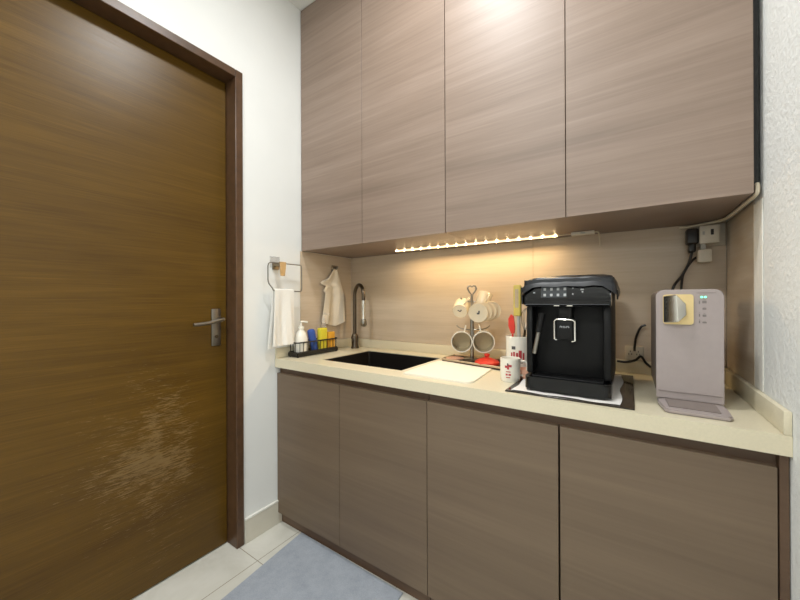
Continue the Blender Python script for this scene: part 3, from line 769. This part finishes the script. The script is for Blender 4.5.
for xx, zz, w, h in ((1.7135, 1.164, .0045, .0035), (1.703, 1.163, .0014, .004), (1.7135, 1.145, .004, .0022), (1.7135, 1.126, .004, .003), (1.703, 1.127, .0014, .004), (1.7135, 1.107, .0045, .0018), (1.703, 1.109, .0014, .0035)):
    bm = B(); box(bm, xx-w, xx+w, wy0-.0009, wy0-.0002, zz-h, zz+h); box(bm, xx-w*.6, xx+w*.6, wy0-.0012, wy0-.0010, zz+h*1.5, zz+h*1.9)
    obj('panel_icon', bm, 'icong', fp, smooth=False)
obj('top_slot', box(B(), 1.697, 1.738, wy0-.0009, wy0-.0002, 1.189, 1.1902), 'icong', fp, smooth=False)

# ------------------------------------------------------------ sockets, plugs, cables
sk = thing('wall_socket', 'white double socket low on the back tiles between the appliances', 'socket', (1.556, D-.006, .955))
bm = B(); box(bm, 1.525, 1.588, D-.010, D-.0004, .9245, .982, .003, 2); obj('socket_plate', bm, 'plug', sk)
bm = B()
for x in (1.543, 1.570):
    for dx, dz in ((-.005, -.004), (.005, -.004), (0, .007)): box(bm, x+dx-.0012, x+dx+.0012, D-.0112, D-.0102, .953+dz-.003, .953+dz+.003)
obj('socket_slots', bm, 'wire', sk, smooth=False)
# high socket with stacked adapters
hs = thing('wall_socket', 'white socket plate high on the back tiles under the wall cabinet', 'socket', (1.80, D-.006, 1.40))
obj('socket_plate', box(B(), 1.745, 1.829, D-.010, D-.0004, 1.368, 1.448, .003, 2), 'plug', hs)
ad = thing('plug_adapter', 'chunky white multi-plug adapter in the high socket', 'adapter', (1.776, .545, 1.40))
obj('adapter_body', box(B(), 1.752, 1.806, .525, .5765, 1.372, 1.438, .004, 2), 'plug', ad)
obj('adapter_slot', box(B(), 1.782, 1.790, .5235, .5248, 1.402, 1.422), 'wire', ad, smooth=False)
obj('switch_dots', box(B(), 1.760, 1.766, .5235, .5248, 1.404, 1.416), 'grey', ad, smooth=False)
uc = thing('usb_charger', 'small white cube charger plugged below the multi-plug adapter', 'charger', (1.766, .545, 1.31))
obj('charger_body', box(B(), 1.748, 1.786, .527, .565, 1.306, 1.352, .004, 2), 'plug', uc)
obj('charger_pins', box(B(), 1.756, 1.770, .535, .555, 1.3525, 1.3715, .001, 1), 'grey', uc)
bp = thing('power_plug', 'large black power plug beside the white adapter', 'plug', (1.735, .55, 1.40))
bm = B(); box(bm, 1.716, 1.7515, .530, .572, 1.375, 1.432, .007, 3); box(bm, 1.722, 1.744, .536, .566, 1.345, 1.378, .006, 3); obj('plug_body', bm, 'wire', bp)
bm = B(); tube(bm, [(1.733, .55, 1.348), (1.726, .552, 1.31), (1.705, .553, 1.26), (1.680, .545, 1.22), (1.665, .535, 1.15), (1.66, .53, 1.02), (1.66, .535, .93)], .0045, 8, smooth=6); obj('plug_cable', bm, 'wire', bp)
bm = B(); tube(bm, [(1.752, .571, 1.330), (1.735, .566, 1.315), (1.712, .572, 1.27), (1.705, .575, 1.22), (1.70, .574, 1.12), (1.69, .572, 1.0), (1.68, .57, .90)], .0042, 8, smooth=6)
tag(rebase(obj('power_cable', bm, 'wire'), (1.70, .572, .9)), 'thin black cable running down behind the water dispenser from the charger', 'cable')
bm = B(); tube(bm, [(1.595, .567, 1.07), (1.578, .567, 1.06), (1.563, .566, 1.02), (1.558, .563, .984), (1.557, .555, .965)], .0042, 8, smooth=6)
tag(rebase(obj('power_cable', bm, 'wire'), (1.57, .565, .96)), 'short black cable rising from the low socket', 'cable')
bm = B(); tube(bm, [(1.498, .56, .918), (1.53, .562, .917), (1.56, .560, .928), (1.578, .562, .944), (1.594, .562, .920), (1.61, .555, .905)], .0045, 8, smooth=6)
tag(rebase(obj('power_cable', bm, 'wire'), (1.55, .56, .905)), 'black cable running low between coffee machine and water dispenser', 'cable')
bm = B(); tube(bm, [(1.826, .196, 1.482), (1.8255, .190, 1.470), (1.823, .194, 1.452), (1.817, .25, 1.446), (1.816, .36, 1.445), (1.812, .47, 1.4445), (1.79, .530, 1.4468), (1.765, .548, 1.4455), (1.73, .565, 1.443), (1.70, .573, 1.446)], .0052, 8, smooth=6)
tag(rebase(obj('extension_cable', bm, 'cablew'), (1.8, .4, 1.44)), 'cream cable running under the wall cabinet from its right front corner', 'cable')

# ------------------------------------------------------------ LED strip
L0, L1 = Vector((.462, .466, 1.4535)), Vector((1.275, .503, 1.4535))
ls = thing('led_strip', 'glowing warm LED strip light under the wall cabinets', 'strip light', tuple((L0+L1)/2))
dv = (L1-L0).normalized(); nv = Vector((dv.y, -dv.x, 0))      # towards the room
def obox(c, hl, hw, z0, z1):
    bm = B(); V = []
    for z in (z0, z1):
        for a, b in ((-1, -1), (1, -1), (1, 1), (-1, 1)): V.append(bm.verts.new(Vector((c.x, c.y, 0))+dv*hl*a+nv*hw*b+Vector((0, 0, z))))
    for f in ((0, 3, 2, 1), (4, 5, 6, 7), (0, 1, 5, 4), (1, 2, 6, 5), (2, 3, 7, 6), (3, 0, 4, 7)): bm.faces.new([V[i] for i in f])
    return bm
mid = (L0+L1)/2
obj('strip_profile', obox(mid, (L1-L0).length/2+.008, .004, 1.4460, 1.4536), 'ledbar', ls, smooth=False)
for i in range(17):
    c = L0+(L1-L0)*(i/16)
    obj('led_diode', obox(c+nv*.0055, .0032, .0013, 1.4475, 1.4520), 'led', ls, smooth=False)
sb = thing('switch_box', 'small white inline switch box right of the glowing LED strip', 'switch', (1.385, .49, 1.453))
obj('switch_case', box(B(), 1.340, 1.425, .475, .500, 1.440, 1.4534, .002, 2), 'plug', sb)
obj('switch_button', box(B(), 1.375, 1.392, .472, .4745, 1.444, 1.450, .0005, 1), 'grey', sb)
bm = B(); tube(bm, [(1.284, .503, 1.4495), (1.31, .49, 1.449), (1.3395, .488, 1.448)], .0022, 6, smooth=4); obj('lead_wire', bm, 'cablew', sb)
bm = B(); tube(bm, [(1.4255, .488, 1.448), (1.436, .50, 1.448), (1.438, .53, 1.44), (1.438, .565, 1.425), (1.438, .582, 1.40)], .003, 6, smooth=4); obj('lead_wire', bm, 'cablew', sb)

# ------------------------------------------------------------ floor mat
bm = B(); pr = [(.172, .026), (.800, .014), (.838, -1.10), (.262, -.95)]
pr = [(.170, .030), (.790, .024), (.845, -1.15), (.30, -1.15)]
prism(bm, pr, 'z', .0005, .007); bmesh.ops.bevel(bm, geom=[e for e in bm.edges if abs(e.verts[0].co.z-e.verts[1].co.z) < 1e-6], offset=.002, segments=2, affect='EDGES')
tag(rebase(obj('floor_mat', bm, 'mat'), (.5, -.5, 0)), 'blue-grey fabric floor mat lying along the base cabinets', 'mat')

# ------------------------------------------------------------ lights
def area(name, loc, size, power, col, rot=(0, 0, 0), shape='DISK', sy=None, spread=None):
    l = bpy.data.lights.new(name, 'AREA'); l.shape = shape; l.size = size
    if sy: l.size_y = sy
    l.energy = power; l.color = col
    if spread: l.spread = spread
    o = bpy.data.objects.new(name, l); C.objects.link(o); o.location = loc; o.rotation_euler = rot; return o
area('downlight', (1.0, -.35, CEIL-.012), .22, 17.0, (.975, .99, .985))
area('rear_fill_light', (.95, -1.9, CEIL-.012), .55, 39, (.975, .99, .985))  # unseen fill lamp added behind the camera to raise the ambient light
st = area('led_glow', tuple(mid+nv*.0+Vector((0, 0, -.0125))), (L1-L0).length, 3.5, (1, .73, .40), (math.radians(-11), 0, math.atan2(dv.y, dv.x)), 'RECTANGLE', .006)
w = bpy.data.worlds.new('world'); bpy.context.scene.world = w; w.use_nodes = True
w.node_tree.nodes['Background'].inputs[0].default_value = (.8, .8, .8, 1); w.node_tree.nodes['Background'].inputs[1].default_value = .2

# ------------------------------------------------------------ camera
cam = bpy.data.cameras.new('camera'); co = bpy.data.objects.new('camera', cam); C.objects.link(co)
cam.sensor_width = 36; cam.lens = 336.99/800*36; cam.clip_start = .02
co.matrix_world = Matrix.Translation((1.5402, -1.0939, 1.1719)) @ Matrix.Rotation(.5972, 4, 'Z') @ Matrix.Rotation(PI/2+.0011, 4, 'X') @ Matrix.Rotation(-.0038, 4, 'Z')
S = bpy.context.scene; S.camera = co
S.view_settings.view_transform = 'Standard'; S.view_settings.look = 'None'; S.view_settings.gamma = 1
S.view_settings.use_curve_mapping = False; S.view_settings.exposure = 0
